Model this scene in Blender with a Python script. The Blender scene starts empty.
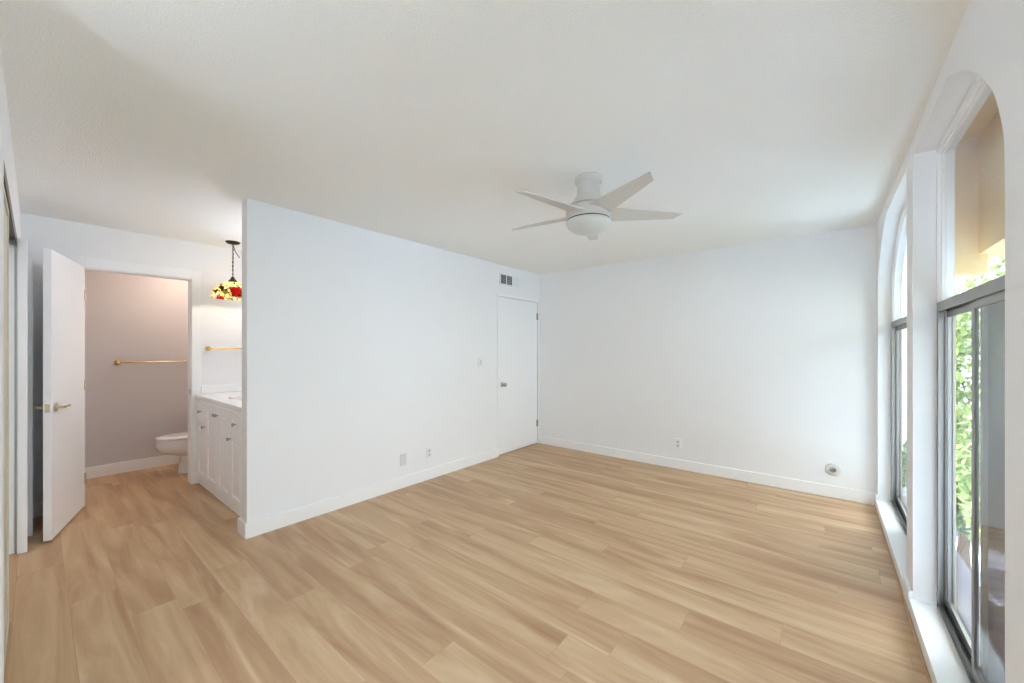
import bpy, bmesh, math, random
from mathutils import Vector, Matrix

S = bpy.context.scene
COL = S.collection
PI = math.pi
random.seed(7)

# ------------------------------------------------------------------ camera, sky, exposure
cam_d = bpy.data.cameras.new('camera')
cam = bpy.data.objects.new('camera', cam_d)
COL.objects.link(cam)
cam_d.sensor_width = 36.0
cam_d.lens = 386.0 / 1024.0 * 36.0
cam_d.shift_y = 8.5 / 1024.0
cam_d.clip_start = 0.03
cam.location = (0, 0, 1.35)
cam.rotation_euler = (PI / 2, 0, math.radians(39.05))
S.camera = cam

SKY = 3.4
w = bpy.data.worlds.new('sky')
S.world = w
w.use_nodes = True
nt = w.node_tree
nt.nodes.clear()
wo = nt.nodes.new('ShaderNodeOutputWorld')
bg = nt.nodes.new('ShaderNodeBackground')
tc = nt.nodes.new('ShaderNodeTexCoord')
sep = nt.nodes.new('ShaderNodeSeparateXYZ')
rmp = nt.nodes.new('ShaderNodeValToRGB')
rmp.color_ramp.elements[0].position = 0.0
rmp.color_ramp.elements[0].color = (0.88, 0.94, 1.0, 1)
rmp.color_ramp.elements[1].position = 0.9
rmp.color_ramp.elements[1].color = (0.68, 0.81, 1.0, 1)
nt.links.new(tc.outputs['Generated'], sep.inputs[0])
nt.links.new(sep.outputs['Z'], rmp.inputs[0])
nt.links.new(rmp.outputs[0], bg.inputs[0])
bg.inputs[1].default_value = SKY
nt.links.new(bg.outputs[0], wo.inputs[0])

vs = S.view_settings
vs.view_transform = 'Standard'
vs.look = 'None'
vs.gamma = 1.0
vs.use_curve_mapping = False
vs.exposure = 1.60

# sun high behind the building: it lights the garden, not the room
sd = bpy.data.lights.new('sun', 'SUN')
sd.energy = 13.0
sd.angle = math.radians(1.0)
sd.color = (1.0, 0.985, 0.96)
sun = bpy.data.objects.new('sun', sd)
sun.rotation_euler = Vector((0.55, -0.22, -1.0)).to_track_quat('-Z', 'Y').to_euler()
COL.objects.link(sun)


def portal(name, loc, rot, sx, sy):
    l = bpy.data.lights.new(name, 'AREA')
    l.shape = 'RECTANGLE'
    l.size = sx
    l.size_y = sy
    l.cycles.is_portal = True
    o = bpy.data.objects.new(name, l)
    o.location = loc
    o.rotation_euler = rot
    COL.objects.link(o)


# area light points along its local -Z
portal('window_light', (0.60, 2.19, 1.22), (0, PI / 2, 0), 2.3, 1.32)
portal('window_light', (0.60, 3.79, 1.22), (0, PI / 2, 0), 2.3, 1.52)
portal('window_light', (0.60, -0.025, 1.22), (0, PI / 2, 0), 2.3, 1.97)  # sky portal of the added side window
portal('window_light', (-0.78, -2.62, 1.35), (PI / 2, 0, PI), 1.2, 1.5)  # sky portal of the added rear window
S.cycles.max_bounces = 14
S.cycles.diffuse_bounces = 10
S.cycles.transparent_max_bounces = 16
S.cycles.use_denoising = True
S.cycles.caustics_reflective = False

# ------------------------------------------------------------------ materials


def lin(c):
    return tuple(((v / 255.0) / 12.92 if v / 255.0 <= 0.04045 else ((v / 255.0 + 0.055) / 1.055) ** 2.4) for v in c) + (1,)


def mat(name, rgb, rough=0.5, metal=0.0, bump=0.0, bscale=60.0, var=0.03, spec=0.5, coat=0.0):
    m = bpy.data.materials.new(name)
    m.use_nodes = True
    t = m.node_tree
    b = t.nodes['Principled BSDF']
    b.inputs['Roughness'].default_value = rough
    b.inputs['Metallic'].default_value = metal
    b.inputs['Specular IOR Level'].default_value = spec
    b.inputs['Coat Weight'].default_value = coat
    g = t.nodes.new('ShaderNodeNewGeometry')
    n = t.nodes.new('ShaderNodeTexNoise')
    n.inputs['Scale'].default_value = bscale
    n.inputs['Detail'].default_value = 4
    t.links.new(g.outputs['Position'], n.inputs['Vector'])
    mx = t.nodes.new('ShaderNodeMix')
    mx.data_type = 'RGBA'
    c = lin(rgb)
    mx.inputs['A'].default_value = tuple(v * (1 - var) for v in c[:3]) + (1,)
    mx.inputs['B'].default_value = tuple(min(1, v * (1 + var)) for v in c[:3]) + (1,)
    t.links.new(n.outputs['Fac'], mx.inputs['Factor'])
    t.links.new(mx.outputs['Result'], b.inputs['Base Color'])
    if bump:
        bp = t.nodes.new('ShaderNodeBump')
        bp.inputs['Strength'].default_value = bump
        bp.inputs['Distance'].default_value = 0.01
        t.links.new(n.outputs['Fac'], bp.inputs['Height'])
        t.links.new(bp.outputs[0], b.inputs['Normal'])
    return m


M_wall = mat('wall_paint', (238, 239, 241), 0.75, bump=0.05, bscale=90, var=0.008)
M_ceil = mat('popcorn_ceiling', (243, 243, 239), 0.95, bump=0.3, bscale=130, var=0.03)
M_trim = mat('trim_paint', (242, 243, 244), 0.4, var=0.006)
M_plain = mat('matte_trim_paint', (238, 239, 241), 0.9, var=0.0, spec=0.1)
M_door = mat('door_paint', (240, 241, 243), 0.45, var=0.006)
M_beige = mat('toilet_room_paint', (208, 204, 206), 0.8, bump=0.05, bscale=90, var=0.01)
M_cab = mat('cabinet_paint', (246, 247, 250), 0.35, var=0.006)
M_stone = mat('white_countertop', (245, 246, 248), 0.25, var=0.01, bscale=25)
M_porc = mat('porcelain', (238, 238, 238), 0.12, var=0.004, coat=0.4)
M_brass = mat('brass', (222, 186, 110), 0.22, 1.0, var=0.05)
M_nickel = mat('satin_nickel', (176, 174, 170), 0.3, 1.0, var=0.05)
M_gold = mat('pale_brass', (208, 198, 170), 0.3, 1.0, var=0.05)
M_alu = mat('grey_aluminium', (158, 157, 154), 0.4, 0.75, var=0.05)
M_track = mat('dark_track', (70, 68, 66), 0.5, 0.4, var=0.1)
M_brown = mat('bronze_closet_track', (92, 76, 62), 0.4, 0.6, var=0.05)
M_clframe = mat('beige_closet_frame', (205, 202, 186), 0.4, 0.1, var=0.02)
M_fan = mat('fan_white', (206, 201, 194), 0.5, var=0.01)
M_fanblade = mat('fan_blade_white', (208, 205, 198), 0.6, var=0.02, bscale=20)
M_dark = mat('dark_gap', (40, 39, 38), 0.7)
M_glassbowl = mat('opal_glass', (208, 208, 202), 0.35, var=0.005)
M_plate = mat('plate_white', (236, 237, 238), 0.4, var=0.004)
M_plate2 = mat('plate_grey_white', (216, 217, 219), 0.45, var=0.004)
M_slot = mat('socket_slot', (95, 93, 92), 0.5)
M_stucco = mat('tan_stucco', (236, 212, 160), 0.95, bump=0.5, bscale=45, var=0.08)
M_ledge = mat('pale_concrete', (132, 131, 142), 0.9, bump=0.2, bscale=30, var=0.08)
M_bark = mat('bark', (92, 74, 58), 0.95, bump=0.6, bscale=18, var=0.25)
M_ground = mat('garden_ground', (176, 190, 208), 1.0, bump=0.6, bscale=6, var=0.3)
M_bld = mat('white_render_wall', (238, 236, 230), 0.9, bump=0.2, bscale=8, var=0.05)
M_bldwin = mat('building_window', (120, 126, 130), 0.2, var=0.1)
M_roof = mat('pale_tile_roof', (200, 196, 190), 0.9, bump=0.5, bscale=10, var=0.15)
M_fence = mat('grey_fence', (128, 128, 134), 0.9, bump=0.3, bscale=20, var=0.12)
M_bronze = mat('dark_bronze', (58, 42, 32), 0.45, 0.6, var=0.1)
M_threshold = mat('oak_edge_strip', (196, 160, 122), 0.5, var=0.05)


def leafmat(name, c1, c2):
    m = bpy.data.materials.new(name)
    m.use_nodes = True
    t = m.node_tree
    b = t.nodes['Principled BSDF']
    b.inputs['Roughness'].default_value = 0.6
    g = t.nodes.new('ShaderNodeNewGeometry')
    r = t.nodes.new('ShaderNodeValToRGB')
    r.color_ramp.elements[0].color = lin(c1)
    r.color_ramp.elements[1].color = lin(c2)
    t.links.new(g.outputs['Random Per Island'], r.inputs[0])
    t.links.new(r.outputs[0], b.inputs['Base Color'])
    tr = t.nodes.new('ShaderNodeBsdfTranslucent')
    t.links.new(r.outputs[0], tr.inputs['Color'])
    mx = t.nodes.new('ShaderNodeMixShader')
    mx.inputs[0].default_value = 0.35
    t.links.new(b.outputs[0], mx.inputs[1])
    t.links.new(tr.outputs[0], mx.inputs[2])
    t.links.new(mx.outputs[0], t.nodes['Material Output'].inputs[0])
    return m


M_leaf = leafmat('leaf_green', (70, 96, 40), (178, 196, 120))
M_leaf2 = leafmat('leaf_dark', (48, 70, 40), (110, 134, 84))


def glass_mat():
    m = bpy.data.materials.new('window_glass')
    m.use_nodes = True
    t = m.node_tree
    t.nodes.clear()
    o = t.nodes.new('ShaderNodeOutputMaterial')
    g = t.nodes.new('ShaderNodeNewGeometry')
    d = t.nodes.new('ShaderNodeVectorMath')
    d.operation = 'DOT_PRODUCT'
    t.links.new(g.outputs['Normal'], d.inputs[0])
    t.links.new(g.outputs['Incoming'], d.inputs[1])

    def mth(op, a, b=None):
        n = t.nodes.new('ShaderNodeMath')
        n.operation = op
        for i, v in enumerate((a, b)):
            if v is None:
                continue
            if isinstance(v, (int, float)):
                n.inputs[i].default_value = v
            else:
                t.links.new(v, n.inputs[i])
        return n.outputs[0]
    a = mth('ABSOLUTE', d.outputs['Value'])
    a = mth('SUBTRACT', 1.0, a)
    a = mth('POWER', a, 5.0)
    a = mth('MULTIPLY', a, 0.96)
    f = mth('MULTIPLY', mth('ADD', a, 0.04), 0.55)
    tr = t.nodes.new('ShaderNodeBsdfTransparent')
    tr.inputs[0].default_value = (0.95, 0.96, 0.955, 1)
    gl = t.nodes.new('ShaderNodeBsdfGlossy')
    gl.inputs['Roughness'].default_value = 0.0
    mx = t.nodes.new('ShaderNodeMixShader')
    t.links.new(f, mx.inputs[0])
    t.links.new(tr.outputs[0], mx.inputs[1])
    t.links.new(gl.outputs[0], mx.inputs[2])
    t.links.new(mx.outputs[0], o.inputs[0])
    return m


M_glass = glass_mat()


def screen_mat():
    m = bpy.data.materials.new('insect_screen')
    m.use_nodes = True
    t = m.node_tree
    t.nodes.clear()
    o = t.nodes.new('ShaderNodeOutputMaterial')
    tr = t.nodes.new('ShaderNodeBsdfTransparent')
    df = t.nodes.new('ShaderNodeBsdfDiffuse')
    df.inputs[0].default_value = lin((128, 124, 138))
    mx = t.nodes.new('ShaderNodeMixShader')
    # a woven screen hides more the more obliquely it is seen
    g = t.nodes.new('ShaderNodeLayerWeight')
    g.inputs[0].default_value = 0.5
    mp = t.nodes.new('ShaderNodeMapRange')
    mp.inputs['From Min'].default_value = 0
    mp.inputs['From Max'].default_value = 0.9
    mp.inputs['To Min'].default_value = 0.3
    mp.inputs['To Max'].default_value = 0.85
    t.links.new(g.outputs['Facing'], mp.inputs['Value'])
    t.links.new(mp.outputs[0], mx.inputs[0])
    t.links.new(tr.outputs[0], mx.inputs[1])
    t.links.new(df.outputs[0], mx.inputs[2])
    t.links.new(mx.outputs[0], o.inputs[0])
    return m


M_screen = screen_mat()


def emis(name, rgb, st):
    m = bpy.data.materials.new(name)
    m.use_nodes = True
    b = m.node_tree.nodes['Principled BSDF']
    b.inputs['Base Color'].default_value = lin(rgb)
    b.inputs['Emission Color'].default_value = lin(rgb)
    b.inputs['Emission Strength'].default_value = st
    return m


M_bulb = emis('warm_bulb', (255, 238, 216), 32)
M_globe = emis('added_globe_glow', (244, 246, 255), 9)  # glow of the unseen globes added over the vanity
M_roomlamp = emis('opal_lamp_glass', (255, 230, 208), 13)


def floor_mat():
    m = bpy.data.materials.new('oak_plank_floor')
    m.use_nodes = True
    t = m.node_tree
    b = t.nodes['Principled BSDF']
    g = t.nodes.new('ShaderNodeNewGeometry')

    def mapping(scale, loc=(0, 0, 0)):
        n = t.nodes.new('ShaderNodeMapping')
        n.inputs['Scale'].default_value = scale
        n.inputs['Location'].default_value = loc
        t.links.new(g.outputs['Position'], n.inputs['Vector'])
        return n
    br = t.nodes.new('ShaderNodeTexBrick')
    mp = mapping((1, 1, 1), (0.0, 0.075, 0))
    # every row of planks starts at its own random place
    sy = t.nodes.new('ShaderNodeSeparateXYZ')
    t.links.new(mp.outputs[0], sy.inputs[0])
    dv = t.nodes.new('ShaderNodeMath')
    dv.operation = 'DIVIDE'
    dv.inputs[1].default_value = 0.185
    t.links.new(sy.outputs['Y'], dv.inputs[0])
    fl0 = t.nodes.new('ShaderNodeMath')
    fl0.operation = 'FLOOR'
    t.links.new(dv.outputs[0], fl0.inputs[0])
    wn0 = t.nodes.new('ShaderNodeTexWhiteNoise')
    wn0.noise_dimensions = '1D'
    t.links.new(fl0.outputs[0], wn0.inputs['W'])
    ml = t.nodes.new('ShaderNodeMath')
    ml.operation = 'MULTIPLY_ADD'
    ml.inputs[1].default_value = 1.45
    t.links.new(wn0.outputs['Value'], ml.inputs[0])
    t.links.new(sy.outputs['X'], ml.inputs[2])
    cb = t.nodes.new('ShaderNodeCombineXYZ')
    t.links.new(ml.outputs[0], cb.inputs['X'])
    t.links.new(sy.outputs['Y'], cb.inputs['Y'])
    t.links.new(cb.outputs[0], br.inputs['Vector'])
    br.offset = 0.0
    br.offset_frequency = 2
    br.squash = 1.0
    br.inputs['Color1'].default_value = (0, 0, 0, 1)
    br.inputs['Color2'].default_value = (1, 1, 1, 1)
    br.inputs['Mortar'].default_value = (0.5, 0.5, 0.5, 1)
    br.inputs['Scale'].default_value = 1.0
    br.inputs['Mortar Size'].default_value = 0.0012
    br.inputs['Mortar Smooth'].default_value = 0.3
    br.inputs['Bias'].default_value = 0.0
    br.inputs['Brick Width'].default_value = 1.45
    br.inputs['Row Height'].default_value = 0.185
    # per plank random number -> shift of the grain
    sh = t.nodes.new('ShaderNodeVectorMath')
    sh.operation = 'SCALE'
    sh.inputs['Scale'].default_value = 9.0
    t.links.new(br.outputs['Color'], sh.inputs[0])

    def grain(scale, nscale, detail, dist, rough=0.55):
        mp2 = mapping(scale)
        ad = t.nodes.new('ShaderNodeVectorMath')
        ad.operation = 'ADD'
        t.links.new(mp2.outputs[0], ad.inputs[0])
        t.links.new(sh.outputs[0], ad.inputs[1])
        n = t.nodes.new('ShaderNodeTexNoise')
        n.inputs['Scale'].default_value = nscale
        n.inputs['Detail'].default_value = detail
        n.inputs['Distortion'].default_value = dist
        n.inputs['Roughness'].default_value = rough
        t.links.new(ad.outputs[0], n.inputs['Vector'])
        return n.outputs['Fac']
    broad = grain((0.75, 7.0, 1), 1.0, 3.0, 1.1)
    fine = grain((1.6, 60, 1), 1.0, 5, 0.3, 0.65)
    fl = grain((3.0, 26, 1), 1.0, 4, 1.6)

    def mth(op, a, bb):
        n = t.nodes.new('ShaderNodeMath')
        n.operation = op
        for i, v in enumerate((a, bb)):
            if isinstance(v, (int, float)):
                n.inputs[i].default_value = v
            else:
                t.links.new(v, n.inputs[i])
        return n.outputs[0]
    rs = t.nodes.new('ShaderNodeSeparateColor')
    t.links.new(br.outputs['Color'], rs.inputs[0])
    v = mth('MULTIPLY', broad, 0.86)
    v = mth('ADD', v, mth('MULTIPLY', fine, 0.10))
    v = mth('ADD', v, mth('MULTIPLY', fl, 0.16))
    v = mth('ADD', v, mth('MULTIPLY', mth('SUBTRACT', rs.outputs[0], 0.5), 0.06))
    r = t.nodes.new('ShaderNodeValToRGB')
    e = r.color_ramp.elements
    e[0].position = 0.30
    e[0].color = lin(FLOOR[0])
    e[1].position = 0.78
    e[1].color = lin(FLOOR[3])
    x = e.new(0.46)
    x.color = lin(FLOOR[1])
    x = e.new(0.60)
    x.color = lin(FLOOR[2])
    t.links.new(v, r.inputs[0])
    mx = t.nodes.new('ShaderNodeMix')
    mx.data_type = 'RGBA'
    t.links.new(mth('MULTIPLY', br.outputs['Fac'], 0.28), mx.inputs['Factor'])
    t.links.new(r.outputs[0], mx.inputs['A'])
    mx.inputs['B'].default_value = lin((128, 96, 70))
    t.links.new(mx.outputs['Result'], b.inputs['Base Color'])
    rr = t.nodes.new('ShaderNodeMapRange')
    rr.inputs['To Min'].default_value = 0.36
    rr.inputs['To Max'].default_value = 0.5
    t.links.new(fl, rr.inputs['Value'])
    t.links.new(rr.outputs[0], b.inputs['Roughness'])
    b.inputs['Specular IOR Level'].default_value = 0.4
    bp = t.nodes.new('ShaderNodeBump')
    bp.inputs['Strength'].default_value = 0.12
    bp.inputs['Distance'].default_value = 0.002
    t.links.new(fine, bp.inputs['Height'])
    t.links.new(bp.outputs[0], b.inputs['Normal'])
    return m


FLOOR = [(164, 126, 92), (181, 145, 110), (197, 164, 127), (214, 188, 153)]
M_floor = floor_mat()


def tiffany_mat():
    m = bpy.data.materials.new('leaded_coloured_glass')
    m.use_nodes = True
    t = m.node_tree
    t.nodes.clear()
    o = t.nodes.new('ShaderNodeOutputMaterial')
    tcn = t.nodes.new('ShaderNodeTexCoord')
    v1 = t.nodes.new('ShaderNodeTexVoronoi')
    v1.inputs['Scale'].default_value = 26
    v2 = t.nodes.new('ShaderNodeTexVoronoi')
    v2.feature = 'DISTANCE_TO_EDGE'
    v2.inputs['Scale'].default_value = 26
    for v in (v1, v2):
        t.links.new(tcn.outputs['Object'], v.inputs['Vector'])
    v3 = t.nodes.new('ShaderNodeTexVoronoi')
    v3.inputs['Scale'].default_value = 11
    t.links.new(tcn.outputs['Object'], v3.inputs['Vector'])
    s = t.nodes.new('ShaderNodeSeparateColor')
    t.links.new(v1.outputs['Color'], s.inputs[0])
    s3 = t.nodes.new('ShaderNodeSeparateColor')
    t.links.new(v3.outputs['Color'], s3.inputs[0])
    r = t.nodes.new('ShaderNodeValToRGB')
    r.color_ramp.interpolation = 'CONSTANT'
    e = r.color_ramp.elements
    e[0].position = 0
    e[0].color = lin((238, 226, 170))
    e[1].position = 0.35
    e[1].color = lin((250, 244, 220))
    for p, c in ((0.62, (220, 208, 130)), (0.80, (242, 226, 170)), (0.93, (140, 136, 90))):
        x = e.new(p)
        x.color = lin(c)
    t.links.new(s.outputs[0], r.inputs[0])
    red = t.nodes.new('ShaderNodeMath')
    red.operation = 'GREATER_THAN'
    red.inputs[1].default_value = 0.86
    t.links.new(s3.outputs[1], red.inputs[0])
    mx = t.nodes.new('ShaderNodeMix')
    mx.data_type = 'RGBA'
    t.links.new(red.outputs[0], mx.inputs['Factor'])
    t.links.new(r.outputs[0], mx.inputs['A'])
    mx.inputs['B'].default_value = lin((196, 30, 22))
    edge = t.nodes.new('ShaderNodeMath')
    edge.operation = 'LESS_THAN'
    edge.inputs[1].default_value = 0.06
    t.links.new(v2.outputs['Distance'], edge.inputs[0])
    tr = t.nodes.new('ShaderNodeBsdfTranslucent')
    df = t.nodes.new('ShaderNodeBsdfDiffuse')
    t.links.new(mx.outputs['Result'], tr.inputs[0])
    t.links.new(mx.outputs['Result'], df.inputs[0])
    m1 = t.nodes.new('ShaderNodeMixShader')
    m1.inputs[0].default_value = 0.25
    t.links.new(tr.outputs[0], m1.inputs[1])
    t.links.new(df.outputs[0], m1.inputs[2])
    lead = t.nodes.new('ShaderNodeBsdfDiffuse')
    lead.inputs[0].default_value = lin((50, 42, 32))
    m2 = t.nodes.new('ShaderNodeMixShader')
    t.links.new(edge.outputs[0], m2.inputs[0])
    t.links.new(m1.outputs[0], m2.inputs[1])
    t.links.new(lead.outputs[0], m2.inputs[2])
    t.links.new(m2.outputs[0], o.inputs[0])
    return m


M_tiff = tiffany_mat()

# ------------------------------------------------------------------ mesh helpers


def bm_new():
    return bmesh.new()


def box(bm, x0, x1, y0, y1, z0, z1, M=None):
    vs_ = [bm.verts.new(p) for p in ((x0, y0, z0), (x1, y0, z0), (x1, y1, z0), (x0, y1, z0),
                                     (x0, y0, z1), (x1, y0, z1), (x1, y1, z1), (x0, y1, z1))]
    for f in ((3, 2, 1, 0), (4, 5, 6, 7), (0, 1, 5, 4), (1, 2, 6, 5), (2, 3, 7, 6), (3, 0, 4, 7)):
        bm.faces.new([vs_[i] for i in f])
    if M is not None:
        bmesh.ops.transform(bm, matrix=M, verts=vs_)
    return vs_


def rbox(bm, x0, x1, y0, y1, z0, z1, r=0.004, seg=2, M=None):
    b2 = bmesh.new()
    box(b2, x0, x1, y0, y1, z0, z1)
    bmesh.ops.bevel(b2, geom=b2.edges[:], offset=r, segments=seg, profile=0.5, affect='EDGES', clamp_overlap=True)
    if M is not None:
        b2.transform(M)
    merge(bm, b2)


def merge(bm, b2):
    me = bpy.data.meshes.new('tmp')
    b2.to_mesh(me)
    b2.free()
    bm.from_mesh(me)
    bpy.data.meshes.remove(me)


def prism(bm, pts, axis, a0, a1):
    """extrude polygon pts; axis 0: pts are (y,z) along x; 1: (x,z) along y; 2: (x,y) along z"""
    def P(p, a):
        return ((a, p[0], p[1]), (p[0], a, p[1]), (p[0], p[1], a))[axis]
    A = [bm.verts.new(P(p, a0)) for p in pts]
    B = [bm.verts.new(P(p, a1)) for p in pts]
    fs = [bm.faces.new(A), bm.faces.new(B[::-1])]
    n = len(pts)
    for i in range(n):
        fs.append(bm.faces.new((A[i], B[i], B[(i + 1) % n], A[(i + 1) % n])))
    bmesh.ops.recalc_face_normals(bm, faces=fs)


def band(bm, outer, inner, x0, x1):
    """closed frame between two (y,z) loops of the same length, from x0 to x1"""
    n = len(outer)
    L = [[bm.verts.new((x, p[0], p[1])) for p in lp] for x in (x0, x1) for lp in (outer, inner)]
    fs = []
    for i in range(n):
        j = (i + 1) % n
        for a, b in ((0, 1), (1, 3), (3, 2), (2, 0)):
            fs.append(bm.faces.new((L[a][i], L[a][j], L[b][j], L[b][i])))
    bmesh.ops.recalc_face_normals(bm, faces=fs)


def lathe(bm, prof, c=(0, 0, 0), seg=32, M=None):
    """prof: (r,z) list"""
    rings = []
    new = []
    for r, z in prof:
        if r < 1e-5:
            v = bm.verts.new((c[0], c[1], c[2] + z))
            rings.append([v])
            new.append(v)
        else:
            R = [bm.verts.new((c[0] + r * math.cos(2 * PI * i / seg), c[1] + r * math.sin(2 * PI * i / seg), c[2] + z)) for i in range(seg)]
            rings.append(R)
            new += R
    fs = []
    for a, b in zip(rings[:-1], rings[1:]):
        for i in range(seg):
            j = (i + 1) % seg
            if len(a) == 1 and len(b) == 1:
                continue
            if len(a) == 1:
                fs.append(bm.faces.new((a[0], b[j], b[i])))
            elif len(b) == 1:
                fs.append(bm.faces.new((a[i], a[j], b[0])))
            else:
                fs.append(bm.faces.new((a[i], a[j], b[j], b[i])))
    bmesh.ops.recalc_face_normals(bm, faces=fs)
    if M is not None:
        bmesh.ops.transform(bm, matrix=M, verts=new)
    return new


def loft(bm, secs, seg=36, e=2.0, cap=True):
    """secs: (cx,cy,rx,ry_neg,ry_pos,z) ellipse rings, different half lengths to -y and +y"""
    rings = []
    for cx, cy, rx, rn, rp, z in secs:
        R = []
        for i in range(seg):
            a = 2 * PI * i / seg
            ca, sa = math.cos(a), math.sin(a)
            x = math.copysign(abs(ca) ** (2 / e), ca) * rx
            y = math.copysign(abs(sa) ** (2 / e), sa) * (rp if sa > 0 else rn)
            R.append(bm.verts.new((cx + x, cy + y, z)))
        rings.append(R)
    fs = []
    for a, b in zip(rings[:-1], rings[1:]):
        for i in range(seg):
            j = (i + 1) % seg
            fs.append(bm.faces.new((a[i], a[j], b[j], b[i])))
    if cap:
        fs.append(bm.faces.new(rings[0]))
        fs.append(bm.faces.new(rings[-1]))
    bmesh.ops.recalc_face_normals(bm, faces=fs)


def tube(bm, pts, r, seg=12):
    pts = [Vector(p) for p in pts]
    rings = []
    for i, p in enumerate(pts):
        d = (pts[min(i + 1, len(pts) - 1)] - pts[max(i - 1, 0)]).normalized()
        q = d.to_track_quat('Z', 'Y')
        rr = r[i] if isinstance(r, (list, tuple)) else r
        rings.append([bm.verts.new(p + q @ Vector((rr * math.cos(2 * PI * k / seg), rr * math.sin(2 * PI * k / seg), 0))) for k in range(seg)])
    fs = []
    for a, b in zip(rings[:-1], rings[1:]):
        for i in range(seg):
            j = (i + 1) % seg
            fs.append(bm.faces.new((a[i], a[j], b[j], b[i])))
    fs.append(bm.faces.new(rings[0]))
    fs.append(bm.faces.new(rings[-1]))
    bmesh.ops.recalc_face_normals(bm, faces=fs)


def obj(name, bm, m, parent=None, smooth=False, kind=None, label=None, bevel=0.0):
    me = bpy.data.meshes.new(name)
    if parent is not None:
        bm.transform(parent_matrix(parent).inverted())
    bm.to_mesh(me)
    bm.free()
    for mm in (m if isinstance(m, (list, tuple)) else [m]):
        me.materials.append(mm)
    o = bpy.data.objects.new(name, me)
    COL.objects.link(o)
    if parent is not None:
        o.parent = parent
    if smooth:
        for p in me.polygons:
            p.use_smooth = True
        try:
            me.set_sharp_from_angle(angle=math.radians(40))
        except Exception:
            pass
    if bevel:
        md = o.modifiers.new('bevel', 'BEVEL')
        md.width = bevel
        md.segments = 2
        md.limit_method = 'ANGLE'
    if kind:
        o['kind'] = kind
    if label:
        o['label'] = label
    return o


def parent_matrix(o):
    m = Matrix.LocRotScale(o.location, o.rotation_euler, None)
    return parent_matrix(o.parent) @ m if o.parent else m


def struct(name, bm, m, bevel=0.0):
    return obj(name, bm, m, kind='structure', bevel=bevel)


def thing(name, label, cat, loc=(0, 0, 0), rz=0, group=None):
    o = bpy.data.objects.new(name, None)
    o.empty_display_size = 0.1
    COL.objects.link(o)
    o.location = loc
    o.rotation_euler = (0, 0, rz)
    o['label'] = label
    o['category'] = cat
    if group:
        o['group'] = group
    return o


def sthing(name, loc, rz=0):
    o = bpy.data.objects.new(name, None)
    o.empty_display_size = 0.1
    COL.objects.link(o)
    o.location = loc
    o.rotation_euler = (0, 0, rz)
    o['kind'] = 'structure'
    return o


def tag(o, label, cat, group=None):
    o['label'] = label
    o['category'] = cat
    if group:
        o['group'] = group
    return o


# ------------------------------------------------------------------ room shell
H = 2.44
XA, XR, YB = -3.22, 0.35, 4.60
XD = -4.96            # wall with the bathroom doorway
XT = -6.01            # far wall of the toilet room
YC = -0.080           # closet front plane
YR = -2.40            # rear wall behind the camera

b = bm_new()
box(b, XT - 0.1, XR - 0.001, YR - 0.1, YB + 0.1, -0.12, 0.0)
struct('floor', b, M_floor)
b = bm_new()
box(b, XT - 0.1, XR + 0.14, YR - 0.1, YB + 0.1, H, H + 0.15)
struct('ceiling', b, M_ceil)

b = bm_new()
box(b, XA - 0.11, XR + 0.14, YB, YB + 0.12, 0, H)
struct('wall_back', b, M_wall)

# wall with the flat white door, ends free at the vanity alcove
b = bm_new()
DY0, DY1, DZ = 3.70, 4.555, 2.035
box(b, XA - 0.11, XA, 0.952, DY0, 0, H)
box(b, XA - 0.11, XA, DY0, DY1, DZ, H)
box(b, XA - 0.11, XA, DY1, YB, 0, H)
struct('wall_left', b, M_wall)

# unseen walls added behind the closed door to stop light leaking in
b = bm_new()
box(b, -4.7, -4.6, 1.72, YB + 0.12, 0, H)
box(b, -4.6, XA - 0.11, YB, YB + 0.12, 0, H)
struct('wall_hall_light_block', b, M_wall)

# vanity alcove back wall
b = bm_new()
box(b, XD, XA - 0.11, 1.62, 1.72, 0, H)
struct('wall_alcove', b, M_wall)

# wall with the bathroom doorway
OY0, OY1, OZ = 0.257, 0.985, 2.065
b = bm_new()
box(b, XD - 0.11, XD, OY1, 1.72, 0, H)
box(b, XD - 0.11, XD, OY0, OY1, OZ, H)
box(b, XD - 0.11, XD, -0.75, OY0, 0, H)
struct('wall_doorway', b, M_wall)

# toilet room
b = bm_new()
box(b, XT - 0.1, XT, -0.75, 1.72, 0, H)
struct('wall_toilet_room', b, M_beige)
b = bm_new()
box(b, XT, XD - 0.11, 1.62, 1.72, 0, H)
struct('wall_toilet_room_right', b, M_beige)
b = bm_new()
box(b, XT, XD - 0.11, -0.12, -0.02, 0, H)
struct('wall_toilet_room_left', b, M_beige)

# closet front wall and closet box
CX0, CX1 = -4.14, -1.98
b = bm_new()
box(b, XD, CX0, YC - 0.12, YC, 0, H)
box(b, CX0, CX1, YC - 0.12, YC, 2.09, H)
box(b, CX1, CX1 + 0.12, YC - 0.12, YC, 0, H)
struct('wall_closet', b, M_wall)
b = bm_new()
box(b, XD, CX1 + 0.12, -0.85, -0.75, 0, H)
struct('wall_closet_back', b, M_wall)
b = bm_new()
box(b, CX1, CX1 + 0.12, YR, YC - 0.12, 0, H)
struct('wall_closet_end', b, M_wall)

# rear wall behind the camera with an opening for the added window
b = bm_new()
RX0, RX1 = -1.38, -0.18
box(b, CX1 + 0.12, RX0, YR - 0.12, YR, 0, H)
box(b, RX1, XR + 0.14, YR - 0.12, YR, 0, H)
box(b, RX0, RX1, YR - 0.12, YR, 2.10, H)
box(b, RX0, RX1, YR - 0.12, YR, 0, 0.60)
struct('wall_rear', b, M_wall)

# ---- window wall with arch-cornered openings
SILL, HEAD, SPR, RA = 0.07, 2.355, 1.80, 0.75
EX = 2 / 1.8


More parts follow.
